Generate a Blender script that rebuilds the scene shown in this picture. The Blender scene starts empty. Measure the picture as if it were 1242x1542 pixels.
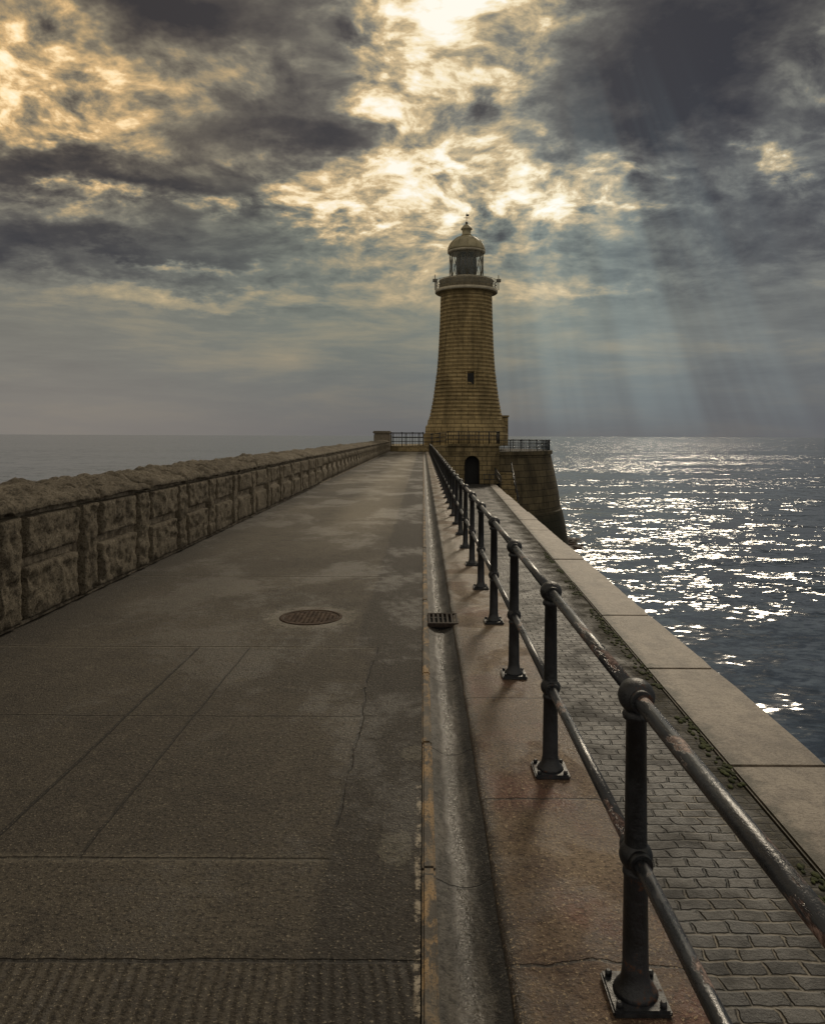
import bpy, bmesh, math, random
from mathutils import Vector, noise, Matrix
random.seed(4)
scene=bpy.context.scene
scene.view_settings.view_transform='Standard'
scene.view_settings.look='None'
scene.view_settings.exposure=0
H=1.75; QZ=-3.5; SEA=-11.5

# ---------------------------------------------------------------- node DSL
class S:
    def __init__(s,nt,k): s.nt=nt; s.k=k
    def _m(s,op,*a): return M(s.nt,op,*a)
    def __add__(s,o): return s._m('ADD',s,o)
    def __radd__(s,o): return s._m('ADD',o,s)
    def __sub__(s,o): return s._m('SUBTRACT',s,o)
    def __rsub__(s,o): return s._m('SUBTRACT',o,s)
    def __mul__(s,o): return s._m('MULTIPLY',s,o)
    def __rmul__(s,o): return s._m('MULTIPLY',o,s)
    def __truediv__(s,o): return s._m('DIVIDE',s,o)
    def __rtruediv__(s,o): return s._m('DIVIDE',o,s)
    def __neg__(s): return s._m('MULTIPLY',s,-1.0)
def put(nt,inp,v):
    if isinstance(v,S): nt.links.new(v.k,inp)
    else:
        if isinstance(v,(tuple,list)) and len(v)==3 and inp.type=='RGBA': v=(*v,1)
        inp.default_value=v
def M(nt,op,*a,clamp=False):
    n=nt.nodes.new('ShaderNodeMath'); n.operation=op; n.use_clamp=clamp
    for i,v in enumerate(a): put(nt,n.inputs[i],v)
    return S(nt,n.outputs[0])
def aabs(a): return M(a.nt,'ABSOLUTE',a)
def mx(a,b): return M((a if isinstance(a,S) else b).nt,'MAXIMUM',a,b)
def mn(a,b): return M((a if isinstance(a,S) else b).nt,'MINIMUM',a,b)
def ex(a): return M(a.nt,'EXPONENT',a)
def fract(a): return M(a.nt,'FRACT',a)
def gt(a,b): return M(a.nt,'GREATER_THAN',a,b)
def lt(a,b): return M(a.nt,'LESS_THAN',a,b)
def ss(a,lo,hi,o0=0.0,o1=1.0):
    nt=a.nt; n=nt.nodes.new('ShaderNodeMapRange'); n.interpolation_type='SMOOTHSTEP'
    put(nt,n.inputs[0],a)
    if lo>hi: lo,hi,o0,o1=hi,lo,o1,o0
    n.inputs[1].default_value=lo; n.inputs[2].default_value=hi
    n.inputs[3].default_value=o0; n.inputs[4].default_value=o1
    return S(nt,n.outputs[0])
def comb(nt,x,y,z):
    n=nt.nodes.new('ShaderNodeCombineXYZ')
    for i,v in enumerate((x,y,z)): put(nt,n.inputs[i],v)
    return S(nt,n.outputs[0])
def combc(nt,x,y,z):
    n=nt.nodes.new('ShaderNodeCombineColor')
    for i,v in enumerate((x,y,z)): put(nt,n.inputs[i],v)
    return S(nt,n.outputs[0])
def sep(v):
    n=v.nt.nodes.new('ShaderNodeSeparateXYZ'); v.nt.links.new(v.k,n.inputs[0])
    return [S(v.nt,o) for o in n.outputs]
def nz(v,scale,detail=4,rough=.5,dist=0.0,col=False):
    nt=v.nt; n=nt.nodes.new('ShaderNodeTexNoise'); n.noise_dimensions='3D'
    nt.links.new(v.k,n.inputs['Vector'])
    n.inputs['Scale'].default_value=scale; n.inputs['Detail'].default_value=detail
    n.inputs['Roughness'].default_value=rough; n.inputs['Distortion'].default_value=dist
    return S(nt,n.outputs['Color' if col else 'Fac'])
def vor(v,scale,feature='F1',out='Distance'):
    nt=v.nt; n=nt.nodes.new('ShaderNodeTexVoronoi'); n.feature=feature
    nt.links.new(v.k,n.inputs['Vector']); n.inputs['Scale'].default_value=scale
    return S(nt,n.outputs[out])
def ramp(f,stops):
    n=f.nt.nodes.new('ShaderNodeValToRGB'); put(f.nt,n.inputs[0],f); e=n.color_ramp.elements
    e[0].position=stops[0][0]; e[0].color=(*stops[0][1],1); e[1].position=stops[-1][0]; e[1].color=(*stops[-1][1],1)
    for p,c in stops[1:-1]:
        k=e.new(p); k.color=(*c,1)
    return S(f.nt,n.outputs[0])
def mixc(f,a,b,mode='MIX'):
    nt=f.nt if isinstance(f,S) else (a.nt if isinstance(a,S) else b.nt)
    n=nt.nodes.new('ShaderNodeMix'); n.data_type='RGBA'; n.blend_type=mode
    put(nt,n.inputs[0],f); put(nt,n.inputs[6],a); put(nt,n.inputs[7],b)
    return S(nt,n.outputs[2])
def vm(nt,op,a,b):
    n=nt.nodes.new('ShaderNodeVectorMath'); n.operation=op
    put(nt,n.inputs[0],a)
    if b is not None: put(nt,n.inputs[1],b)
    return S(nt,n.outputs['Value' if op in('DOT_PRODUCT','LENGTH') else 'Vector'])
def scv(v,s): return vm(v.nt,'MULTIPLY',v,s)
def mat(name,fn):
    m=bpy.data.materials.new(name); m.use_nodes=True; nt=m.node_tree
    b=nt.nodes['Principled BSDF']
    tc=nt.nodes.new('ShaderNodeTexCoord'); pos=S(nt,tc.outputs['Object'])
    r=fn(nt,pos)
    put(nt,b.inputs['Base Color'],r['c'])
    put(nt,b.inputs['Roughness'],r.get('r',.8))
    put(nt,b.inputs['Metallic'],r.get('m',0.0))
    if 'spec' in r: put(nt,b.inputs['Specular IOR Level'],r['spec'])
    if 'ior' in r: b.inputs['IOR'].default_value=r['ior']
    if 'alpha' in r: put(nt,b.inputs['Alpha'],r['alpha'])
    if 'n' in r: nt.links.new(r['n'].k,b.inputs['Normal'])
    if 'h' in r:
        n=nt.nodes.new('ShaderNodeBump'); n.inputs['Distance'].default_value=r.get('bd',.01)
        n.inputs['Strength'].default_value=r.get('bs',1.0)
        put(nt,n.inputs['Height'],r['h']); nt.links.new(n.outputs[0],b.inputs['Normal'])
    return m
def line(co,c,w): return ss(aabs(co-c),w*.4,w,1.0,0.0)

# ---------------------------------------------------------------- materials
def f_road(nt,p):
    x,y,z=sep(p)
    wob=(nz(p,2.5,5,.6)-.5)*.06
    wob2=(nz(p,1.3,6,.65)-.5)*.35
    big=nz(p,.45,6,.6,.4); med=nz(p,3.2,9,.74,.3); fine=nz(p,48,4,.75); grit=nz(p,85,3,.7); blot=nz(p,9,6,.72,.3)
    dT=aabs(fract(y/3.05+.5)-.5)*3.05+wob*.35
    jT=ss(aabs(dT),.003,.014,1.0,0.0)*ss(x+wob,-.35,-.45)
    jf=line(y+wob*.8,4.6,.008)*ss(x,-.25,-.35)*.7
    jf=mx(jf,line(y+wob*.8,2.46,.012))
    jf=mx(jf,line(x+wob*.5,-1.84,.013)*lt(y,6.1))
    jf=mx(jf,line(x+wob*.5,-1.42,.010)*lt(y,6.1)*gt(y,3.05)*.8)
    ck=line(x+wob2*.35,-.38,.008)*lt(y,6.1)*gt(y,3.3)*ss(nz(p,4,2),.40,.5)
    ck=mx(ck,line(x+wob2*.5,-2.9,.006)*lt(y,5.0))
    joint=mx(mx(jT,jf),ck)
    strip=ss(x+wob2*.45,-.60,-.52)*gt(y,6.1)+ss(x+wob2*.3,-.42,-.36)*lt(y,6.1)
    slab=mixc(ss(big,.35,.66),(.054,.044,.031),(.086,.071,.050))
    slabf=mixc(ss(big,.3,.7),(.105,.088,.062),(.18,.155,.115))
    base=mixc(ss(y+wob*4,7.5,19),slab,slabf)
    sl=M(nt,'FLOOR',y/3.05); rnd=fract(M(nt,'SINE',sl*12.98)*43.7)
    base=mixc(ss(rnd,.0,1.,0.,.55),base,(.042,.034,.025))
    base=mixc(ss(med,.50,.66,0,.55),base,(.026,.020,.015))
    base=mixc(ss(blot,.52,.66,0,.50),base,(.022,.017,.012))
    base=mixc(ss(blot,.46,.36,0,.30),base,(.15,.128,.092))
    band=ss(aabs(y-21.9+wob),.9,1.3,1.0,0.0)
    base=mixc(band*.7,base,(.045,.037,.028))
    base=mixc(strip*.82,base,(.024,.019,.014))
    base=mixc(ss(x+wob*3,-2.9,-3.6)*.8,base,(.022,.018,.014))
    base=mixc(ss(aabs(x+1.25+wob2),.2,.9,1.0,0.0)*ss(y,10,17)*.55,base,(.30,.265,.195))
    def spot(cx,cy,rx,ry,wk=1.0):
        w=(nz(p,11,5,.7)-.5)*wk
        dx=(x-cx)/rx; dy=(y-cy)/ry
        return ss(dx*dx+dy*dy+w,.75,1.1,1.0,0.0)
    sp=mx(spot(-.045,4.07,.075,.10,2.6),spot(-.11,3.14,.080,.13,3.0))
    base=mixc(sp*.65,base,(.12,.108,.082))
    base=mixc(spot(-1.07,7.11,.44,.46,2.5)*.6,base,(.20,.18,.14))
    wp=ss(aabs(x+.012+wob*.4),.006,.018,1.0,0.0)*ss(nz(p,9,5,.7),.48,.55)*lt(y,3.7)
    base=mixc(wp*.85,base,(.42,.36,.27))
    spl=ss(nz(p,7,9,.82),.63,.72)
    base=mixc(spl*.5,base,(.22,.19,.14))
    base=mixc(joint*.85,base,(.010,.008,.006))
    edge=ss(aabs(dT),.014,.05,.3,0.0)
    base=mixc(edge*ss(x,-.35,-.45),base,(.20,.175,.13))
    base=mixc(ss(fine,.50,.59,0.,.75),base,(.012,.009,.007))
    base=mixc(ss(grit,.58,.68,0,.75),base,(.33,.28,.20))
    wet=ss(nz(scv(p,(1,.6,1)),.7,5,.6,.3)+(blot-.5)*.35,.46,.62)
    r=ss(wet,0,1,.80,.52)+(fine-.5)*.4
    h=fine*1.3+grit*.8+blot*1.5-joint*3
    rip=M(nt,'SINE',(x+y*.12+wob)*150.)*ss(y+wob,2.50,2.44)*.5
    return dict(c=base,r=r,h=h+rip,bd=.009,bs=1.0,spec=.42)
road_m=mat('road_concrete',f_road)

def f_strip(nt,p):
    x,y,z=sep(p)
    wob=(nz(p,3,5,.6)-.5)*.12
    big=nz(p,.9,6,.6,.6); med=nz(p,5,8,.72,.2); fine=nz(p,48,4,.75); grit=nz(p,85,3,.7)
    c=mixc(ss(big,.38,.62),(.125,.076,.045),(.21,.148,.090))
    c=mixc(ss(med,.48,.62,0,.65),c,(.065,.036,.025))
    red=ss(nz(p,1.6,4,.5,.3),.5,.62)
    c=mixc(red*.55,c,(.16,.055,.038))
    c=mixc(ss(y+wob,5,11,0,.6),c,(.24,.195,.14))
    cr=line(y+wob,2.42,.008)
    for yy in(3.52,4.88,7.6,10.9,14.2,18,22,27): cr=mx(cr,line(y+wob*(.8 if yy<4 else .3),yy,.009))
    c=mixc(cr*.9,c,(.02,.014,.01))
    c=mixc(ss(x+wob*.35,.36,.29)*.85,c,(.022,.017,.013))
    c=mixc(ss(nz(p,7,8,.8),.64,.73,0,.6),c,(.5,.43,.33))
    c=mixc(ss(fine,.50,.60,0,.7),c,(.028,.016,.010))
    c=mixc(ss(grit,.57,.67,0,.75),c,(.48,.36,.21))
    wet=ss(nz(p,1.3,5,.6,.5),.40,.56)
    return dict(c=c,r=ss(wet,0,1,.75,.32)+(fine-.5)*.4,h=fine*1.4+grit*.8+med*.8-cr*2,bd=.009,spec=.5)
strip_m=mat('wet_red_concrete',f_strip)

def f_gutter(nt,p):
    x,y,z=sep(p)
    med=nz(scv(p,(1,.35,1)),7,7,.7,.4); fine=nz(p,70,3,.75); grit=nz(p,32,4,.7)
    c=mixc(ss(med,.4,.65),(.030,.026,.021),(.080,.069,.054))
    wx=x+(nz(p,4,5,.7)-.5)*.12
    shade=ss(wx,.215,.25)
    c=mixc(shade*.9,c,(.010,.009,.008))  # shadow along the gutter's right side, painted into the base colour
    wetl=ss(aabs(wx-.155),.012,.050,1.0,0.0)*ss(nz(p,2.2,5,.7),.34,.50,.35,1.0)
    c=mixc(ss(grit,.53,.64,0,.75),c,(.013,.011,.008))
    j=ss(aabs(fract(y/1.22+.1)-.5)*1.22+(nz(p,9,3)-.5)*.02,.003,.009,1.0,0.0)
    c=mixc(j*.8,c,(.01,.009,.008))
    c=mixc(ss(fine,.55,.68,0,.5),c,(.2,.18,.14))
    return dict(c=c,r=.66-wetl*.42+(grit-.5)*.5+shade*.2,h=fine*.9+med*1.3+grit*1.4-j*2,bd=.006,spec=.55)
gutter_m=mat('wet_stone_gutter',f_gutter)

def f_kerb(nt,p):
    med=nz(scv(p,(1,.5,1)),9,7,.7,.3); fine=nz(p,70,3,.7); x,y,z=sep(p)
    j=ss(aabs(fract(y/1.22+.1)-.5)*1.22+(nz(p,9,3)-.5)*.03,.003,.010,1.0,0.0)
    c=mixc(ss(med,.46,.57),(.050,.040,.028),(.28,.175,.070))
    c=mixc(ss(nz(p,2.1,4,.6),.48,.60)*.6,c,(.11,.095,.072))
    c=mixc(ss(fine,.50,.64,0,.7),c,(.03,.024,.018))
    c=mixc(j*.9,c,(.012,.01,.008))
    return dict(c=c,r=.7,h=fine*.5+med,bd=.006)
kerb_m=mat('worn_ochre_paint',f_kerb)

def f_sett(nt,p):
    wv=nz(p,1.7,4,.6,col=True)
    pp=vm(nt,'ADD',p,scv(vm(nt,'SUBTRACT',wv,(.5,.5,.5)),(.24,.16,0)))
    n=nt.nodes.new('ShaderNodeTexBrick'); nt.links.new(pp.k,n.inputs['Vector'])
    n.inputs['Scale'].default_value=1; n.inputs['Brick Width'].default_value=.36; n.inputs['Row Height'].default_value=.2
    n.inputs['Mortar Size'].default_value=.026; n.inputs['Mortar Smooth'].default_value=.8; n.inputs['Bias'].default_value=-.1
    n.inputs['Color1'].default_value=(.016,.016,.017,1); n.inputs['Color2'].default_value=(.070,.065,.058,1); n.inputs['Mortar'].default_value=(.02,.02,.02,1)
    br=S(nt,n.outputs['Color']); mo=S(nt,n.outputs['Fac'])
    x,y,z=sep(p)
    med=nz(p,1.2,7,.65,.4); fine=nz(p,30,4,.7); m2=nz(p,6,5,.7)
    mort=mixc(ss(nz(p,.6,4,.6)-(y-9)*.035,.47,.57),(.008,.008,.006),(.17,.145,.105))
    c=mixc(ss(mo+(m2-.5)*.9,.25,.6),br,mort)
    c=mixc(ss(med,.48,.66,0,.65),c,(.012,.012,.011))
    c=mixc(ss(fine,.5,.7,0,.4),c,(.10,.09,.075))
    bx=(4.45+.033*y)-x
    edge=ss(bx+(nz(p,2.2,6,.72)-.5)*.9,.85,.15)
    c=mixc(edge*.85,c,mixc(ss(nz(p,12,4,.7),.45,.6),(.014,.012,.007),(.050,.043,.021)))
    return dict(c=c,r=ss(med,.3,.7,.36,.75)+edge*.3,h=(1-mo)*(1-edge*.7)+fine*.4+m2*.8,bd=.04,spec=.45)
sett_m=mat('granite_setts',f_sett)

def f_cope(nt,p):
    x,y,z=sep(p)
    big=nz(p,.5,6,.6,.3); med=nz(p,2.5,8,.72); fine=nz(p,18,5,.75)
    sl=M(nt,'FLOOR',(y+7.9)/4.9); rnd=fract(M(nt,'SINE',sl*12.98)*43.7)
    c=mixc(ss(big,.35,.65),(.20,.165,.125),(.31,.262,.205))
    c=mixc(ss(rnd,0,1,0,.35),c,(.20,.16,.125))
    c=mixc(ss(med,.47,.62,0,.7),c,(.12,.093,.070))
    c=mixc(ss(fine,.49,.62,0,.55),c,(.085,.068,.05))
    c=mixc(ss(fine,.44,.34,0,.4),c,(.42,.37,.30))
    bx=x-(4.45+.033*y)
    e=ss(bx+(nz(p,2.3,6,.75)-.5)*1.1,.36,.06)
    c=mixc(e*.88,c,(.038,.033,.016))
    c=mixc(ss(nz(p,4,7,.8),.60,.69)*.65,c,(.04,.031,.022))
    c=mixc(ss(nz(scv(p,(1,.3,1)),1.2,6,.72,.5),.52,.64)*.5,c,(.085,.066,.05))
    return dict(c=c,r=.6,h=med+fine*.7,bd=.03)
cope_m=mat('quay_coping_stone',f_cope)
def f_moss(nt,p):
    m=nz(p,14,5,.7)
    return dict(c=mixc(ss(m,.4,.6),(.018,.024,.007),(.060,.072,.018)),r=.95,h=m,bd=.03)
moss_m=mat('moss',f_moss)

def f_rock(nt,p):
    big=nz(p,.7,6,.6,.4); med=nz(p,7,8,.75,.2); fine=nz(p,42,4,.8); f2=nz(p,20,6,.78)
    c=mixc(ss(big,.35,.65),(.17,.142,.102),(.25,.213,.156))
    c=mixc(ss(med,.50,.64,0,.6),c,(.075,.060,.042))
    x,y,z=sep(p)
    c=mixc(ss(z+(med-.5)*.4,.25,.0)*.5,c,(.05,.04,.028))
    c=mixc(ss(f2,.56,.65)*.5,c,(.36,.315,.24))
    c=mixc(ss(f2,.45,.36)*.7,c,(.026,.021,.015))
    c=mixc(ss(fine,.50,.60,0,.7),c,(.026,.021,.015))
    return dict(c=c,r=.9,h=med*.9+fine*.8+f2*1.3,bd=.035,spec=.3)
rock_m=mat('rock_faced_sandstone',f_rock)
def f_mort(nt,p):
    med=nz(p,8,6,.7); f=nz(p,50,3,.7)
    return dict(c=mixc(ss(f,.5,.65,0,.5),mixc(ss(med,.38,.6),(.13,.105,.075),(.38,.325,.25)),(.05,.04,.03)),r=.9,h=med+f*.4,bd=.012)
mortar_m=mat('wall_mortar',f_mort)

def masonry(cols,bw,rh,radial=None,weed=None,dark=.4,joint=(.05,.04,.025)):
    def f(nt,p):
        x,y,z=sep(p)
        if radial:
            cx,cy,R=radial
            a=M(nt,'ARCTAN2',x-cx,-(y-cy))*R
        else: a=x+y
        v=comb(nt,a,z,0.0)
        n=nt.nodes.new('ShaderNodeTexBrick'); nt.links.new(v.k,n.inputs['Vector'])
        n.inputs['Scale'].default_value=1; n.inputs['Brick Width'].default_value=bw; n.inputs['Row Height'].default_value=rh
        n.inputs['Mortar Size'].default_value=.03; n.inputs['Mortar Smooth'].default_value=.3; n.inputs['Bias'].default_value=-.1
        n.inputs['Color1'].default_value=(*cols[0],1); n.inputs['Color2'].default_value=(*cols[1],1); n.inputs['Mortar'].default_value=(*joint,1)
        c=S(nt,n.outputs['Color']); mo=S(nt,n.outputs['Fac'])
        st=nz(scv(p,(1,1,.3)),.55,7,.65,.4); med=nz(p,2.5,6,.7)
        c=mixc(ss(st,.42,.64,0,dark*1.6),c,tuple(k*.3 for k in cols[0]))
        c=mixc(ss(med,.5,.7,0,.45),c,tuple(k*.35 for k in cols[0]))
        if weed:
            w=ss(z+(st-.5)*3.0,weed+1.2,weed-.6)
            c=mixc(w*.9,c,(.018,.018,.010))
        return dict(c=c,r=.85,h=(1-mo)*.8+med*.6,bd=.05,spec=.3)
    return f
tower_m=mat('tower_sandstone',masonry(((.35,.262,.125),(.43,.33,.165)),1.25,.46,(5.3,92,3.6),dark=.42,joint=(.10,.075,.035)))
podium_m=mat('podium_sandstone',masonry(((.22,.17,.085),(.31,.24,.125)),1.0,.5,dark=.5))
bastion_m=mat('bastion_masonry',masonry(((.085,.067,.038),(.135,.108,.060)),1.7,.75,(5.3,93.6,11),weed=-7.6,dark=.5,joint=(.03,.025,.015)))
piers_m=mat('pier_masonry',masonry(((.16,.13,.085),(.22,.18,.12)),1.6,.7,weed=-7.5,dark=.4))

def f_iron(nt,p):
    med=nz(p,7,6,.7,.4); fine=nz(p,70,4,.7)
    c=mixc(ss(med,.4,.65),(.008,.009,.011),(.022,.024,.029))
    rust=ss(med+(fine-.5)*.35,.62,.69)
    c=mixc(rust*.85,c,(.09,.038,.018))
    return dict(c=c,r=ss(med,.3,.7,.28,.55)+rust*.3,h=fine*.8+med*1.0,bd=.004,spec=.5)
iron_m=mat('black_painted_iron',f_iron)
def f_rail(nt,p):
    q=scv(p,(3,1,3)); med=nz(q,3.5,7,.72,.4); fine=nz(p,70,4,.7); bg=nz(q,.9,4,.6)
    c=mixc(ss(med,.4,.65),(.013,.015,.020),(.04,.044,.052))
    x,y,z=sep(p)
    rust=ss(med+(bg-.5)*.8+ss(y,4.2,1.6)*.06,.575,.635)*ss(y,9,4.5,.55,1.0)
    c=mixc(rust,c,mixc(ss(fine,.4,.6),(.07,.036,.028),(.27,.18,.15)))
    return dict(c=c,r=ss(med,.3,.7,.22,.42)+rust*.3,h=fine*.6-rust*.9+med*.6,bd=.004,spec=.65)
rail_m=mat('rusty_black_rail',f_rail)
def flat(c,r=.6,m=0.0,var=.3,sc=6,spec=.5):
    def f(nt,p):
        n=nz(p,sc,5,.65)
        return dict(c=mixc(ss(n,.35,.7),tuple(k*(1-var) for k in c),c),r=r,m=m,h=n,bd=.005,spec=spec)
    return f
white_m=mat('cream_paint',flat((.54,.48,.35),.6,var=.35,sc=1.5))
dome_m=mat('dome_paint',flat((.42,.365,.22),.55,var=.4,sc=1.2))
dark_m=mat('dark_opening',flat((.010,.010,.010),.8))
lens_m=mat('lantern_lens',flat((.012,.013,.012),.2,var=.5,sc=3))
frame_m=mat('lantern_frame',flat((.16,.15,.115),.6))
def f_cover(nt,p):
    n=nz(p,12,5,.7); v=vor(p,28); f=nz(p,70,3,.7)
    c=mixc(ss(n,.4,.65),(.040,.024,.015),(.095,.062,.042)); c=mixc(ss(f,.5,.65,0,.6),c,(.015,.011,.008))
    return dict(c=c,r=.85,h=v+f,bd=.006,spec=.2)
cover_m=mat('manhole_iron',f_cover)
grate_m=mat('grate_iron',flat((.045,.030,.022),.75,var=.6,sc=30,spec=.3))
rubble_m=mat('weedy_rock',flat((.07,.04,.025),.8,var=.7,sc=2))
def f_glass(nt,p): return dict(c=(.6,.65,.62),r=.05,alpha=.12)
glass_m=mat('lantern_glass',f_glass)

def f_sea(nt,p):
    # wave facets given directly as a perturbed surface normal (works at every distance)
    x,y,z=sep(p)
    q=scv(p,(.55,1.0,1.0))
    a=vm(nt,'SUBTRACT',nz(q,.28,4,.62,.5,True),(.5,.5,.5))
    b=vm(nt,'SUBTRACT',nz(q,1.7,3,.62,.3,True),(.5,.5,.5))
    patch=nz(scv(p,(.20,1,1)),.022,6,.68,.7)
    d=M(nt,'SQRT',x*x+y*y)
    calm=ss(patch,.38,.60,.45,1.45)
    right=ss(x/(d+1.),-.05,.20,.40,1.0)
    k=calm*right*ss(d,300,3000,1.0,.75)
    s=vm(nt,'ADD',scv(a,(.85,1.10,0)),scv(b,(.80,1.0,0)))
    sx,sy,sz=sep(s)
    nrm=vm(nt,'NORMALIZE',comb(nt,sx*k,sy*k,1.0),None)
    wv=nz(q,.9,4,.65,.4)
    c=mixc(ss(wv,.42,.66),(.022,.038,.066),(.065,.092,.130))
    c=mixc(ss(x/(d+1.),.1,-.2)*.6,c,(.085,.095,.10))
    return dict(c=c,r=.11,n=nrm,ior=1.33,spec=.5)
sea_m=mat('sea_water',f_sea)

# ---------------------------------------------------------------- mesh helpers
def newobj(name,bm,mats,parent=None):
    me=bpy.data.meshes.new(name); bm.normal_update(); bm.to_mesh(me); bm.free()
    for m in (mats if isinstance(mats,(list,tuple)) else [mats]): me.materials.append(m)
    o=bpy.data.objects.new(name,me); scene.collection.objects.link(o)
    if parent: o.parent=parent
    return o
def empty(name):
    o=bpy.data.objects.new(name,None); scene.collection.objects.link(o); o.empty_display_size=.2; return o
def box(bm,x0,x1,y0,y1,z0,z1,mi=0):
    v=[bm.verts.new(c) for c in((x0,y0,z0),(x1,y0,z0),(x1,y1,z0),(x0,y1,z0),(x0,y0,z1),(x1,y0,z1),(x1,y1,z1),(x0,y1,z1))]
    for q in((3,2,1,0),(4,5,6,7),(0,1,5,4),(1,2,6,5),(2,3,7,6),(3,0,4,7)):
        f=bm.faces.new([v[i] for i in q]); f.material_index=mi
def prism(bm,pts,z0,z1,mi=0):
    a=[bm.verts.new((x,y,z0)) for x,y in pts]; b=[bm.verts.new((x,y,z1)) for x,y in pts]
    n=len(pts)
    f=bm.faces.new(list(reversed(a)));f.material_index=mi
    f=bm.faces.new(b);f.material_index=mi
    for i in range(n):
        f=bm.faces.new((a[i],a[(i+1)%n],b[(i+1)%n],b[i])); f.material_index=mi
def lathe(bm,prof,cx,cy,seg=48,mi=0,cap=True,smooth=True):
    rings=[]
    for r,z in prof:
        rings.append([bm.verts.new((cx+r*math.cos(2*math.pi*i/seg),cy+r*math.sin(2*math.pi*i/seg),z)) for i in range(seg)])
    for k in range(len(prof)-1):
        for i in range(seg):
            j=(i+1)%seg
            f=bm.faces.new((rings[k][i],rings[k][j],rings[k+1][j],rings[k+1][i])); f.material_index=mi; f.smooth=smooth
    if cap:
        f=bm.faces.new(rings[-1]); f.material_index=mi
        f=bm.faces.new(list(reversed(rings[0]))); f.material_index=mi
def tube(bm,a,b,r,seg=10,mi=0,r2=None):
    a=Vector(a);b=Vector(b); d=(b-a).normalized(); r2=r if r2 is None else r2
    up=Vector((0,0,1)) if abs(d.z)<.9 else Vector((1,0,0))
    s=d.cross(up).normalized(); t=d.cross(s)
    A=[];B=[]
    for i in range(seg):
        an=2*math.pi*i/seg; o=s*math.cos(an)+t*math.sin(an)
        A.append(bm.verts.new(a+o*r));B.append(bm.verts.new(b+o*r2))
    for i in range(seg):
        f=bm.faces.new((A[i],B[i],B[(i+1)%seg],A[(i+1)%seg])); f.material_index=mi; f.smooth=True
    f=bm.faces.new(A); f.material_index=mi
    f=bm.faces.new(list(reversed(B))); f.material_index=mi
def ball(bm,c,r,sx=1,sy=1,sz=1,seg=16,mi=0):
    m=Matrix.Translation(c)@Matrix.Diagonal((r*sx,r*sy,r*sz,1))
    g=bmesh.ops.create_uvsphere(bm,u_segments=seg,v_segments=max(6,seg*2//3),radius=1,matrix=m)
    for v in g['verts']:
        for f in v.link_faces: f.material_index=mi; f.smooth=True

def q_in(y): return 4.45+.033*y
def q_out(y): return 6.2+.0205*y
YN=-8.0; YE=80.6

# ---------------------------------------------------------------- pier body
bm=bmesh.new(); box(bm,-4.62,.835,YN,YE,-13,-.10); newobj('stone_pier',bm,piers_m)
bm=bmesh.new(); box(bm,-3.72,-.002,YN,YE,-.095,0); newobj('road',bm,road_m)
bm=bmesh.new()
y=YN
while y<YE-.3:
    y1=min(y+1.22,YE-.2); o=random.uniform(-.003,.003)
    box(bm,0.001+o,.055+o,y+.003,y1-.003,-.095,.011+random.uniform(-.003,.003)); y=y1
bmesh.ops.bevel(bm,geom=[e for e in bm.edges],offset=.009,segments=2,affect='EDGES')
newobj('painted_kerb',bm,kerb_m)
# gutter
bm=bmesh.new()
N=20; prof=[]
for i in range(N+1):
    t=i/N; x=.054+.228*t
    prof.append((x,-.004-.040*math.sin(math.pi*t)**1.1))
ys=[YN]; y=YN
while y<YE-.3:
    y+=.06 if 1<y<9 else .5
    ys.append(min(y,YE-.2))
rows=[]
for y in ys:
    rows.append([bm.verts.new((x+.006*noise.noise((y*1.5,i*.2,0)),y,z+.006*noise.noise((x*16,y*3,3))+.003*noise.noise((x*50,y*12,7)))) for i,(x,z) in enumerate(prof)])
for a,b in zip(rows,rows[1:]):
    for i in range(N):
        f=bm.faces.new((a[i],a[i+1],b[i+1],b[i])); f.smooth=True
newobj('drain_gutter',bm,gutter_m)
bm=bmesh.new()
prof=[(.275,-.09),(.278,-.012),(.284,.004),(.296,.014),(.315,.018),(.5,.02),(.835,.02),(.858,.012),(.865,-.004),(.865,-.18)]
rows=[]
for y in ys:
    rows.append([bm.verts.new((x+(.008*noise.noise((y*2.3,z,9)) if i<5 or i>6 else 0),y,z)) for i,(x,z) in enumerate(prof)])
for a,b in zip(rows,rows[1:]):
    for i in range(len(prof)-1):
        f=bm.faces.new((a[i],a[i+1],b[i+1],b[i])); f.smooth=True
newobj('railing_pavement',bm,strip_m)

# ---------------------------------------------------------------- lower quay
bm=bmesh.new(); prism(bm,[(.836,YN),(q_out(YN)-.06,YN),(q_out(YE)-.06,YE),(.836,YE)],-13,QZ-.06); newobj('quay_wall',bm,piers_m)
bm=bmesh.new(); prism(bm,[(.837,YN),(q_in(YN),YN),(q_in(YE),YE),(.837,YE)],QZ-.059,QZ); newobj('quay_setts_path',bm,sett_m)
bm=bmesh.new()
y=11.7-4.9*4
while y<YE-.5:
    y1=min(y+4.9,YE)
    g=.02; o=random.uniform(-.03,.03); zz=random.uniform(0,.025)
    # slightly worn, uneven outer arris
    n=8
    pts=[(q_in(y)+.03,y+g)]
    for i in range(n+1):
        yy=y+g+(y1-y-2*g)*i/n
        pts.append((q_out(yy)+o-.02+.035*noise.noise((yy*1.7,3.3,0)),yy))
    pts.append((q_in(y1)+.03,y1-g))
    prism(bm,pts,QZ-.6,QZ+.03+zz)
    y=y1
bmesh.ops.bevel(bm,geom=[e for e in bm.edges],offset=.03,segments=2,affect='EDGES')
newobj('quay_coping',bm,cope_m)
bm=bmesh.new()
for i in range(700):
    y=random.uniform(5,34)
    if noise.noise((y*.45,0,0))<-.05: continue
    x=q_in(y)+random.gauss(-.03,.09)
    ball(bm,(x,y,QZ+.012),random.uniform(.02,.055),1,1.5,.4,6)
newobj('moss',bm,moss_m)

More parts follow.
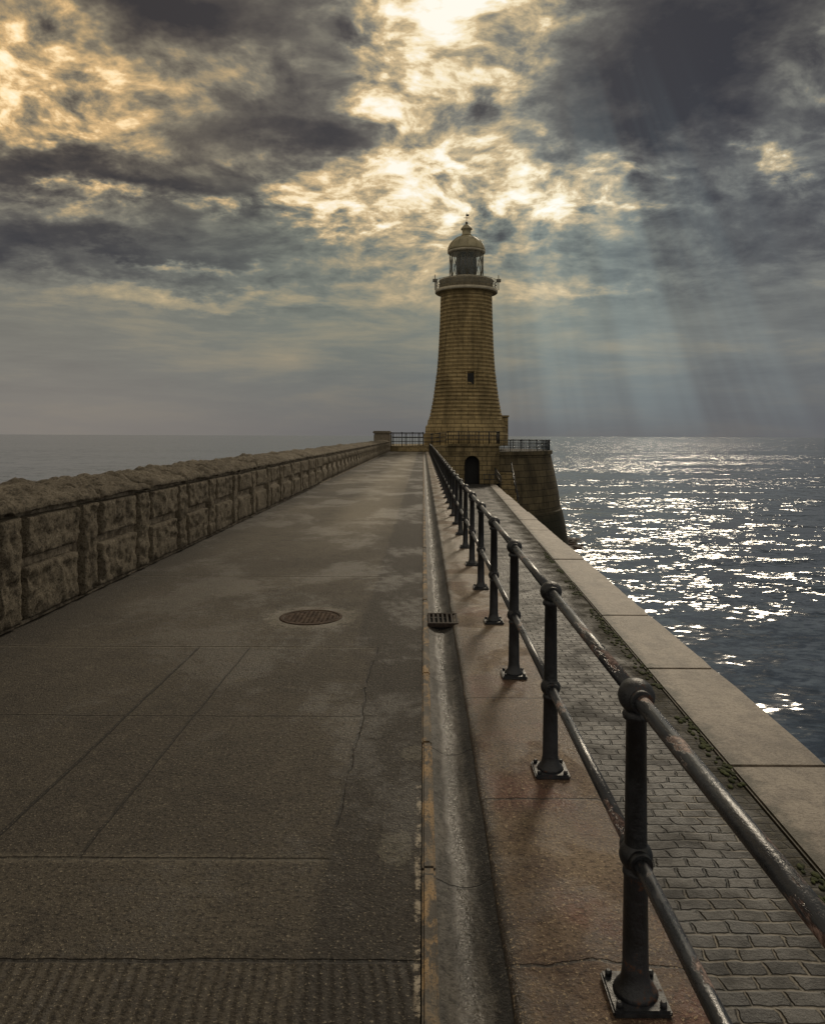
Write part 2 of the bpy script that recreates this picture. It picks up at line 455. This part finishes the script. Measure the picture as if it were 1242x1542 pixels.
# ---------------------------------------------------------------- parapet wall
WX=-3.67
def rock_face(bm,y0,y1,z0,z1,xbase,res,depth=.05,seed=0.0):
    ny=max(2,int((y1-y0)/res)); nzv=max(2,int((z1-z0)/res))
    g=[]
    for i in range(ny+1):
        r=[]
        for j in range(nzv+1):
            y=y0+(y1-y0)*i/ny; z=z0+(z1-z0)*j/nzv
            ed=min(y-y0,y1-y,z-z0,z1-z)
            k=min(1,max(0,(ed)/.035)); k=k*k*(3-2*k)
            v=noise.fractal((y*8+seed,z*8,seed*3),.75,2.1,4)
            w=noise.noise((y*2.4+seed*7,z*3.2,4.))
            x=xbase+.014+k*(depth*.95+depth*.50*v+depth*.35*w)
            if ed<1e-6: x=xbase-.03
            r.append(bm.verts.new((x,y,z)))
        g.append(r)
    for i in range(ny):
        for j in range(nzv):
            f=bm.faces.new((g[i][j],g[i+1][j],g[i+1][j+1],g[i][j+1])); f.smooth=True
wall=empty('parapet_wall')
bm=bmesh.new(); box(bm,-4.5,WX,YN+.5,79.4,-.08,1.05)
newobj('wall_core',bm,mortar_m,wall)
bm=bmesh.new()
c=8.03-1.55*9; k=0
while c<79:
    res=.026 if 4<c<13 else (.05 if c<26 else .12)
    if c<3: res=.1
    y0=c-.19; y1=c+.19
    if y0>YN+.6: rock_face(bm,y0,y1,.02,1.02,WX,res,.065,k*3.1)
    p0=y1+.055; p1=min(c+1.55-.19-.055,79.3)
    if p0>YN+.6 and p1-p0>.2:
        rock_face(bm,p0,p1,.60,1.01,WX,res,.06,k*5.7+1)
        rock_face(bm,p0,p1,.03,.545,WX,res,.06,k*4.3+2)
    c+=1.55; k+=1
newobj('rock_faced_blocks',bm,rock_m,wall)
bm=bmesh.new()
cp=[(-3.60,1.045),(-3.585,1.06),(-3.585,1.10),(-3.64,1.135),(-3.75,1.16),(-3.88,1.195),(-4.0,1.225),(-4.15,1.235),(-4.3,1.23),(-4.45,1.20),(-4.56,1.15),(-4.6,1.06),(-4.6,1.04)]
def subdiv(pts,m):
    out=[]
    for a,b in zip(pts,pts[1:]):
        for i in range(m): out.append((a[0]+(b[0]-a[0])*i/m,a[1]+(b[1]-a[1])*i/m))
    out.append(pts[-1]); return out
y=YN+.5; k=0
while y<79:
    L=random.choice([1.25,1.5,1.75]); y1=min(y+L,79.4)
    near=3<y<18
    res=.035 if near else .12
    pr=subdiv(cp,3 if near else 1)
    ny=max(3,int((y1-y)/res)); hz=random.uniform(-.03,.03)
    rows=[]
    for i in range(ny+1):
        yy=y+.012+(y1-y-.024)*i/ny
        ed=min(i,ny-i)*(y1-y)/ny
        kk=min(1,ed/.05)
        row=[]
        for x,z in pr:
            fl=1 if z>1.11 else .35
            v=noise.fractal((x*6+k*3,yy*5.2,k*2.),.75,2.0,5); w=noise.noise((x*2.0,yy*1.6,k*1.7)); fa=abs(noise.noise((x*3,yy*2.4+x*2,k*5.1)))
            dz=(kk*(.055*v+.05*w-.06*fa+.014)-(1-kk)*.06+hz*.6)*fl
            row.append(bm.verts.new((x+(.018*v if z>1.05 else 0),yy,z+dz)))
        rows.append(row)
    for a,b in zip(rows,rows[1:]):
        for i in range(len(pr)-1):
            f=bm.faces.new((a[i],a[i+1],b[i+1],b[i])); f.smooth=True
    for r in(rows[0],rows[-1]):
        try: bm.faces.new(r)
        except: pass
    y=y1; k+=1
bmesh.ops.recalc_face_normals(bm,faces=bm.faces)
newobj('coping_stones',bm,rock_m,wall)
bm=bmesh.new()
prism(bm,[(-5.3,79.5),(-3.62,79.5),(-3.62,83),(-5.3,83)],-.5,1.95)
box(bm,-5.4,-3.54,79.4,83.1,1.951,2.25)
bmesh.ops.bevel(bm,geom=[e for e in bm.edges if e.calc_length()>.5],offset=.08,segments=2,affect='EDGES')
newobj('end_pillar',bm,rock_m,wall)

# ---------------------------------------------------------------- railing
railing=empty('metal_railing')
RX=.66; RT=.95; RM=.46
posts=[2.28+1.525*k for k in range(-4,51)]
bm=bmesh.new()
for y in posts:
    seg=24 if y<12 else 10
    z0=.02; s=.088
    b2=bmesh.new()
    box(b2,RX-s,RX+s,y-s,y+s,z0,z0+.022)
    bmesh.ops.bevel(b2,geom=[e for e in b2.edges],offset=.006,segments=2,affect='EDGES')
    me=bpy.data.meshes.new('t'); b2.to_mesh(me); b2.free(); bm.from_mesh(me); bpy.data.meshes.remove(me)
    lathe(bm,[(.07,z0+.02),(.062,z0+.035),(.046,z0+.055),(.040,z0+.09),(.0385,z0+.2),(.036,RM-.06),(.040,RM-.055),(.040,RM-.045),(.036,RM-.04),(.034,RM+.06),(.031,RT-.075),(.040,RT-.068),(.043,RT-.056),(.038,RT-.046),(.034,RT-.04)],RX,y,seg)
    ball(bm,(RX,y,RT),.056,1,1,.95,seg)
    ball(bm,(RX,y,RM),.051,1,1,.95,seg)
    if y<15:
        for sx in(-1,1):
            for sy in(-1,1):
                lathe(bm,[(.011,z0+.02),(.011,z0+.034),(.006,z0+.038)],RX+sx*.066,y+sy*.066,6)
        for zc in(RT,RM):
            for sy in(-1,1): tube(bm,(RX,y+sy*.04,zc),(RX,y+sy*.066,zc),.034,seg)
newobj('posts',bm,iron_m,railing)
bm=bmesh.new()
for zc,r in((RT,.0235),(RM,.0225)):
    for y0,y1 in zip(posts,posts[1:]): tube(bm,(RX,y0,zc),(RX,y1,zc),r,20 if y0<12 else 8)
newobj('rails',bm,rail_m,railing)

# ---------------------------------------------------------------- manhole + grate
mh=empty('manhole_cover')
bm=bmesh.new(); lathe(bm,[(.30,.001),(.30,.005),(.262,.005),(.262,.002)],-1.07,7.11,48,cap=False)
newobj('ring',bm,cover_m,mh)
bm=bmesh.new(); lathe(bm,[(.255,.001),(.255,.003)],-1.07,7.11,48)
for i in range(-5,6):
    for j in range(-5,6):
        if math.hypot(i,j)*.042<.225: box(bm,-1.07+j*.042-.010,-1.07+j*.042+.010,7.11+i*.042-.010,7.11+i*.042+.010,.0025,.006)
newobj('lid',bm,cover_m,mh)
gr=empty('drain_grate')
bm=bmesh.new()
box(bm,.05,.33,6.80,6.83,-.01,.026);box(bm,.05,.33,7.17,7.20,-.01,.026)
for i in range(7):
    x=.055+i*.043; box(bm,x,x+.018,6.83,7.17,-.01,.024)
newobj('bars',bm,grate_m,gr)
bm=bmesh.new(); box(bm,.058,.325,6.835,7.165,-.05,-.012)
newobj('sump',bm,dark_m,gr)

# ---------------------------------------------------------------- lighthouse
CX,CY=5.3,92.0
lh=empty('lighthouse')
pts=[(5.2,.62),(5.25,1.9),(5.2,2.0),(5.05,2.1),(5.0,2.9),(4.9,3.0),(4.78,3.1),(4.7,3.7),(4.6,3.8)]
def rad(z):
    tb=[(3.8,4.5),(4.4,4.36),(6.4,3.98),(8.85,3.66),(11,3.47),(13,3.35),(16,3.23),(18.9,3.15)]
    for (a,b),(c_,d) in zip(tb,tb[1:]):
        if a<=z<=c_: return b+(d-b)*(z-a)/(c_-a)
    return tb[-1][1]
bm=bmesh.new()
prof=list(pts)
z=3.8
while z<18.7:
    z1=z+.46
    r0=rad(z);r1=rad(min(z1,18.9)); ext=.09 if z<9 else .05
    prof+=[(r0-.05,z+.001),(r0+ext,z+.07),(r1+ext,z1-.07),(r1-.05,z1-.001)]
    z=z1
prof+=[(3.15,z+.0),(3.18,z+.15),(3.35,z+.28),(3.6,z+.42),(3.76,z+.5),(3.78,z+.8),(3.72,z+.82)]
TZ=z+.82
lathe(bm,prof,CX,CY,72,smooth=False)
newobj('tower',bm,tower_m,lh)
bm=bmesh.new()
lathe(bm,[(3.8,TZ-.36),(3.88,TZ-.3),(3.88,TZ),(3.5,TZ+.01)],CX,CY,72,cap=False)
lathe(bm,[(3.3,TZ),(3.32,TZ+1.05),(3.4,TZ+1.08),(3.4,TZ+1.22),(3.1,TZ+1.24)],CX,CY,72)
newobj('gallery_parapet',bm,white_m,lh)
bm=bmesh.new()
for i in range(26):
    a=2*math.pi*i/26; x=CX+3.78*math.cos(a); y=CY+3.78*math.sin(a)
    tube(bm,(x,y,TZ),(x,y,TZ+1.15),.035,6)
for zz in(TZ+.45,TZ+.8,TZ+1.15):
    for i in range(36):
        a=2*math.pi*i/36;b=2*math.pi*(i+1)/36
        tube(bm,(CX+3.78*math.cos(a),CY+3.78*math.sin(a),zz),(CX+3.78*math.cos(b),CY+3.78*math.sin(b),zz),.028,6)
for sx in(-3.9,3.95):
    tube(bm,(CX+sx,CY-.5,TZ),(CX+sx,CY-.5,TZ+1.9),.05,8)
    box(bm,CX+sx-.28,CX+sx+.28,CY-.7,CY-.3,TZ+1.0,TZ+1.35)
newobj('gallery_railing',bm,frame_m,lh)
LZ0=TZ+1.24; LZ1=24.5
bm=bmesh.new()
lathe(bm,[(2.15,LZ0-.3),(2.15,LZ0+.35),(2.05,LZ0+.36)],CX,CY,48)
lathe(bm,[(2.2,LZ1-.1),(2.34,LZ1),(2.34,LZ1+.16),(2.2,LZ1+.2)],CX,CY,48)
newobj('lantern_base',bm,white_m,lh)
bm=bmesh.new()
NB=12
for i in range(NB):
    a=2*math.pi*i/NB;b=2*math.pi*(i+1)/NB
    P=lambda t,z:(CX+2.08*math.cos(t),CY+2.08*math.sin(t),z)
    tube(bm,P(a,LZ0+.3),P(a,LZ1),.045,6)
    tube(bm,P(a,LZ0+.3),P(b,LZ1),.035,6); tube(bm,P(b,LZ0+.3),P(a,LZ1),.035,6)
newobj('lantern_lattice',bm,frame_m,lh)
bm=bmesh.new(); lathe(bm,[(2.0,LZ0+.3),(2.0,LZ1)],CX,CY,48,cap=False)
newobj('lantern_glazing',bm,glass_m,lh)
bm=bmesh.new(); lathe(bm,[(.7,LZ0),(1.1,LZ0+.5),(1.3,LZ0+.9),(1.32,LZ1-.9),(1.2,LZ1-.4),(.9,LZ1-.05)],CX,CY,24)
newobj('lamp_lens',bm,lens_m,lh)
bm=bmesh.new()
pr=[]
for i in range(13):
    t=i/12*math.pi/2*.93
    pr.append((2.3*math.cos(t),LZ1+.2+1.95*math.sin(t)))
zt=pr[-1][1]
pr+=[(.62,zt-.02),(.66,zt+.1),(.55,zt+.16),(.55,zt+.75),(.72,zt+.8),(.7,zt+.9),(.5,zt+1.15),(.25,zt+1.4),(.1,zt+1.5)]
lathe(bm,pr,CX,CY,48)
for i in range(NB):
    a=2*math.pi*i/NB
    for j in range(11):
        tube(bm,(CX+pr[j][0]*math.cos(a)*1.01,CY+pr[j][0]*math.sin(a)*1.01,pr[j][1]),(CX+pr[j+1][0]*math.cos(a)*1.01,CY+pr[j+1][0]*math.sin(a)*1.01,pr[j+1][1]),.035,5)
newobj('dome',bm,dome_m,lh)
bm=bmesh.new()
ball(bm,(CX,CY,zt+1.6),.17,seg=12)
tube(bm,(CX,CY,zt+1.6),(CX,CY,zt+2.9),.035,6)
tube(bm,(CX-.35,CY,zt+2.25),(CX+.35,CY,zt+2.25),.03,6)
box(bm,CX-.1,CX+.3,CY-.015,CY+.015,zt+2.45,zt+2.7)
newobj('weather_vane',bm,iron_m,lh)
bm=bmesh.new()
wy=CY-rad(8.8)
box(bm,CX-.05,CX+.75,wy-.16,wy+.8,7.95,9.25,1)
box(bm,CX-.25,CX-.05,wy-.22,wy+.8,7.8,9.45,0);box(bm,CX+.75,CX+.95,wy-.22,wy+.8,7.8,9.45,0)
box(bm,CX-.35,CX+1.05,wy-.24,wy+.8,9.452,9.75,0);box(bm,CX-.35,CX+1.05,wy-.26,wy+.8,7.5,7.798,0)
newobj('tower_window',bm,[tower_m,dark_m],lh)
bm=bmesh.new()
box(bm,9.2,10.45,91,95,.6,4.1); box(bm,9.1,10.55,90.9,95.1,4.1,4.3)
newobj('entrance_annex',bm,podium_m,lh)
PY=81.0
bm=bmesh.new()
PT=.62; xa,xb=2.75,8.35
dx0,dx1=4.55,6.2; dxc=(dx0+dx1)/2; R=(dx1-dx0)/2; zs=-1.25
def quad(a,b,c_,d,mi=0):
    f=bm.faces.new([bm.verts.new(v) for v in(a,b,c_,d)]); f.material_index=mi
quad((xa,PY,QZ-.02),(dx0,PY,QZ-.02),(dx0,PY,PT),(xa,PY,PT)); quad((dx1,PY,QZ-.02),(xb,PY,QZ-.02),(xb,PY,PT),(dx1,PY,PT))
n=14
for i in range(n):
    a=math.pi-math.pi*i/n;b=math.pi-math.pi*(i+1)/n
    ax,az_=dxc+R*math.cos(a),zs+R*math.sin(a); bx,bz=dxc+R*math.cos(b),zs+R*math.sin(b)
    quad((ax,PY,az_),(bx,PY,bz),(bx,PY,PT),(ax,PY,PT))
    quad((ax,PY,az_),(ax,PY+.8,az_),(bx,PY+.8,bz),(bx,PY,bz))
    k0,k1=1.0,1.38
    quad((dxc+R*k0*math.cos(a),PY-.07,zs+R*k0*math.sin(a)),(dxc+R*k0*math.cos(b),PY-.07,zs+R*k0*math.sin(b)),(dxc+R*k1*math.cos(b),PY-.07,zs+R*k1*math.sin(b)),(dxc+R*k1*math.cos(a),PY-.07,zs+R*k1*math.sin(a)))
for xx in(dx0,dx1): quad((xx,PY,QZ),(xx,PY+.8,QZ),(xx,PY+.8,zs),(xx,PY,zs))
quad((xb,PY,-13),(xb,PY+8,-13),(xb,PY+8,PT),(xb,PY,PT))
quad((xa,PY,-.1),(xa,PY+8,-.1),(xa,PY+8,PT),(xa,PY,PT))
box(bm,xa-.1,xb+.12,PY-.16,PY+.3,PT+.001,PT+.26)
box(bm,xa,xb+.06,PY-.08,PY-.002,-.2,.0)
box(bm,.87,xa,PY+.0,PY+.4,QZ-.1,PT-.01)
box(bm,4.0,6.8,PY+.8,PY+.9,QZ-.05,.1,1)
newobj('podium',bm,[podium_m,dark_m],lh)
bm=bmesh.new()
prism(bm,[(-5.2,83.1),(-3.6,83.1),(-3.6,81.3),(.86,81.3),(.86,81.45),(xa,81.45),(xb-.01,81.45),(xb-.01,101),(2,105),(-5.2,101)],-.02,PT-.005)
for i,zz in enumerate((.15,.3,.45)): box(bm,-1.8,.8,80.62+i*.22,81.3,-.05 if i==0 else zz-.149,zz)
box(bm,-5.2,.8,80.65,84,-13,-.03)
newobj('upper_platform',bm,podium_m,lh)
bm=bmesh.new()
prof=[(13.3,-13.5),(13.0,-11.6),(12.6,-9.3),(12.15,-7.2),(12.0,-7.1),(11.7,-5),(11.2,-2.5),(10.75,-.55),(10.75,-.5),(10.95,-.45),(10.95,0),(10.7,.02)]
lathe(bm,prof,CX,CY+1.9,96,smooth=False)
newobj('bastion',bm,bastion_m,lh)
bm=bmesh.new()
for i in range(60):
    a=math.radians(random.uniform(-100,10)); r=13.2+random.uniform(0,1.2)
    ball(bm,(CX+r*math.cos(a),CY+1.9+r*math.sin(a),SEA+random.uniform(-.3,0)),random.uniform(.3,.8),1.2,1,.5,8)
for v in bm.verts: v.co+=Vector((noise.noise(v.co*1.3),noise.noise(v.co*1.3+Vector((9,0,0))),noise.noise(v.co*1.3+Vector((0,9,0)))))*.35
newobj('foundation_rocks',bm,rubble_m)
def fence(bm,pts,h,nb=2,post=.05,step=1.6,infill=False):
    for (x0,y0,z0),(x1,y1,z1) in zip(pts,pts[1:]):
        L=math.hypot(x1-x0,y1-y0); m=max(1,round(L/step))
        for i in range(m+1):
            t=i/m; x=x0+(x1-x0)*t;y=y0+(y1-y0)*t;z=z0+(z1-z0)*t
            tube(bm,(x,y,z),(x,y,z+h),post,6); ball(bm,(x,y,z+h),post*1.7,seg=8)
        for j in range(nb):
            zz=h*(j+1)/nb
            tube(bm,(x0,y0,z0+zz),(x1,y1,z1+zz),post*.75,6)
        if infill:
            mm=int(L/.28)
            for i in range(mm):
                t=i/mm; tube(bm,(x0+(x1-x0)*t,y0+(y1-y0)*t,z0),(x0+(x1-x0)*t,y0+(y1-y0)*t,z0+h),.02,4)
bm=bmesh.new()
fence(bm,[(-3.5,81.4,PT),(-.0,81.4,PT)],1.45,3,.055,1.3,True)
fence(bm,[(-3.5,85.4,PT),(2.6,85.4,PT)],1.35,3,.05,1.5)
fence(bm,[(.9,81.4,PT),(2.75,81.1,PT+.26)],1.3,3,.05,1.0)
fence(bm,[(2.75,81.1,PT+.26),(8.35,81.1,PT+.26)],1.3,3,.05,1.1,True)
fence(bm,[(8.35,81.1,PT+.26),(8.35,84,PT+.26)],1.3,3,.05,1.1)
arc=[(CX+10.6*math.cos(math.radians(a)),CY+1.9+10.6*math.sin(math.radians(a)),0) for a in range(-72,100,8)]
fence(bm,arc,1.25,3,.05,1.5,True)
newobj('head_railing',bm,iron_m,lh)
st=empty('stone_steps')
bm=bmesh.new()
for i in range(13):
    z=-2.3-.28*i; y1=82.4-.5*i
    box(bm,8.4,9.9,y1-.5,y1+.02,-13+.01*i,z)
newobj('treads',bm,podium_m,st)
bm=bmesh.new()
fence(bm,[(7.9,81,-2.9),(7.9,75,-3.5)],1.1,2,.045,1.2)
fence(bm,[(9.8,82,-2.3),(9.8,76,-5.6)],1.1,2,.045,1.2)
fence(bm,[(6.6,79.5,QZ),(7.7,79.5,QZ)],1.1,2,.045,.6)
newobj('handrail',bm,iron_m,st)

# ---------------------------------------------------------------- sea
bm=bmesh.new()
Rr=30000
bm.faces.new([bm.verts.new((x,y,SEA)) for x,y in((-Rr,-Rr),(Rr,-Rr),(Rr,Rr),(-Rr,Rr))])
newobj('sea',bm,sea_m)

# ---------------------------------------------------------------- world / sky
SE=math.radians(30.8); SA=math.radians(2.0)
w=bpy.data.worlds.new('sky'); scene.world=w; w.use_nodes=True; nt=w.node_tree
bgd=nt.nodes['Background']; out=nt.nodes['World Output']
tc=nt.nodes.new('ShaderNodeTexCoord'); D=S(nt,tc.outputs['Generated'])
x,y,z=sep(D)
az=M(nt,'ARCTAN2',x,y); el=M(nt,'ARCSINE',z)
zc=mx(z,0.0)
P=comb(nt,x/(zc+.30),y/(zc+.30)*1.1,.37)
warp=nz(P,3.0,2,.5,0,True)
PW=vm(nt,'ADD',P,scv(vm(nt,'SUBTRACT',warp,(.5,.5,.5)),(.16,.16,.1)))
n1=nz(PW,4.2,5,.56)
n2=nz(PW,13,5,.62)
wx,wy_,wz=sep(vm(nt,'SUBTRACT',nz(P,5.0,5,.62,0,True),(.5,.5,.5)))
wk=ss(el,.05,.3,.4,1.0)
azw=az+wx*wk*.24; elw=el+wy_*wk*.14
def blob(u,v,ru,rv,rot=0):
    a=math.atan((u-637)/1114); e=math.atan((656-v)/1114*math.cos(a))
    dx=(azw-a)*(1114/ru); dy=(elw-e)*(1114/rv)
    if rot:
        c_,s_=math.cos(rot),math.sin(rot)
        dx,dy=dx*c_+dy*s_,dy*c_-dx*s_
    return ex(-(dx*dx+dy*dy))
# banks and breaks of the cloud deck
marks=[(1010,130,180,130,0,-.42),(1150,20,170,90,0,-.16),(230,22,150,60,0,-.50),(120,258,270,24,.03,-.42),(110,372,250,30,-.1,-.34),(520,205,150,28,0,-.38),(450,130,90,50,.3,-.12),(330,205,160,40,.1,-.12),(1130,320,200,70,0,-.12),(1050,450,260,90,0,-.06),(480,20,70,40,0,-.10),(900,205,170,24,0,-.20),(400,340,200,28,0,-.14),
(622,100,65,120,0,.46),(680,0,140,45,0,.46),(700,265,270,50,0,.32),(60,120,150,75,-.1,.34),(330,100,110,26,0,.16),(770,110,110,85,0,.26),(920,290,150,45,0,.22),(250,302,250,15,0,.28),(470,298,120,20,0,.20),(1215,90,50,50,0,.22),(1150,230,30,30,0,.28),(260,397,110,9,0,.24),(820,440,160,14,0,.18),(270,450,150,14,0,.16),(620,420,60,12,0,.14),(700,500,260,120,0,.07),(40,30,50,60,0,.16),(640,350,160,40,0,.10)]
B=None
for t in marks:
    k=blob(*t[:5])*t[5]; B=k if B is None else B+k
puff=ss(el,.12,.30)
strat=nz(comb(nt,az*2.4,el*15.,.2),1.8,6,.6,.2)
ridge=1.0-ss(aabs(n1-.5),.0,.08)
L=.41+B*1.0
amp=ss(L,.18,.62,.26,1.25)*puff
v=L+((n1-.5)*.80+(n2-.5)*1.40+(ridge-.35)*.14)*amp+(strat-.5)*.50*(1-puff*.6)
c=ramp(v,[(0,(.034,.034,.040)),(.14,(.062,.059,.060)),(.28,(.112,.108,.099)),(.42,(.20,.194,.162)),(.55,(.37,.31,.20)),(.68,(.62,.475,.27)),(.80,(.92,.78,.52)),(1,(1,.97,.86))])
warm=ss(az,.10,-.50)
cool=ss(az,.10,.45)*ss(el,.5,.3)
c=mixc(.5*cool,c,mixc(1.0,c,(.86,.98,1.22),'MULTIPLY'))
c=mixc(warm*ss(el,.2,.35),c,mixc(1.0,c,(1.16,1.0,.82),'MULTIPLY'))
tealm=ss(el,.36,.26)*ss(v,.6,.35)*ss(aabs(az),.5,.1)
c=mixc(.6*tealm,c,mixc(1.0,c,(.84,1.05,1.10),'MULTIPLY'))
hz=ss(el,.18,.0)
hzc=mixc(warm,(.098,.106,.126),(.205,.188,.176))
c=mixc(hz*.85,c,hzc)
ra=M(nt,'ARCTAN2',az-SA+.0,(SE+.55-el))
rn=nz(comb(nt,ra*13.,.5,.5),1.0,3,.55)
rays=ss(rn,.36,.66)*ss(el,.52,.28)*ss(el,-.03,.05)*ss(aabs(ra-.22),.36,.08)
R_,G_,B_=sep(c)
col=combc(nt,R_+rays*.050,G_+rays*.070,B_+rays*.072)
back=ss(y,.15,-.6)*ss(z,-.1,.1)
col=mixc(back,col,mixc(ss(n1,.35,.65),(.66,.58,.46),(.38,.36,.33)))
top=ss(z,.6,.95)
col=mixc(top*(1-back),col,mixc(ss(n1,.35,.65),(.34,.31,.26),(.18,.17,.16)))
put(nt,bgd.inputs['Color'],col)
sky=nt.nodes.new('ShaderNodeTexSky'); sky.sky_type='NISHITA'; sky.sun_disc=False
sky.sun_elevation=SE; sky.sun_rotation=SA
bg2=nt.nodes.new('ShaderNodeBackground'); nt.links.new(sky.outputs[0],bg2.inputs[0]); bg2.inputs[1].default_value=.05
mxs=nt.nodes.new('ShaderNodeMixShader'); mxs.inputs[0].default_value=.97
nt.links.new(bg2.outputs[0],mxs.inputs[1]); nt.links.new(bgd.outputs[0],mxs.inputs[2]); nt.links.new(mxs.outputs[0],out.inputs[0])

ld=bpy.data.lights.new('sun','SUN'); ld.energy=1.5; ld.angle=math.radians(10); ld.color=(1,.86,.66)
lo=bpy.data.objects.new('sun',ld); scene.collection.objects.link(lo)
sa=math.radians(19)
lo.rotation_euler=Vector((math.sin(sa)*math.cos(SE),math.cos(sa)*math.cos(SE),math.sin(SE))).to_track_quat('Z','Y').to_euler()

# ---------------------------------------------------------------- camera
cd=bpy.data.cameras.new('camera'); co=bpy.data.objects.new('camera',cd); scene.collection.objects.link(co)
cd.sensor_fit='HORIZONTAL'; cd.sensor_width=36; cd.lens=1114/1242*36
cd.shift_x=-16/1242; cd.shift_y=-115/1242
cd.clip_start=.05; cd.clip_end=90000
co.location=(0,0,H); co.rotation_euler=(math.radians(90),math.radians(-.22),0)
scene.camera=co
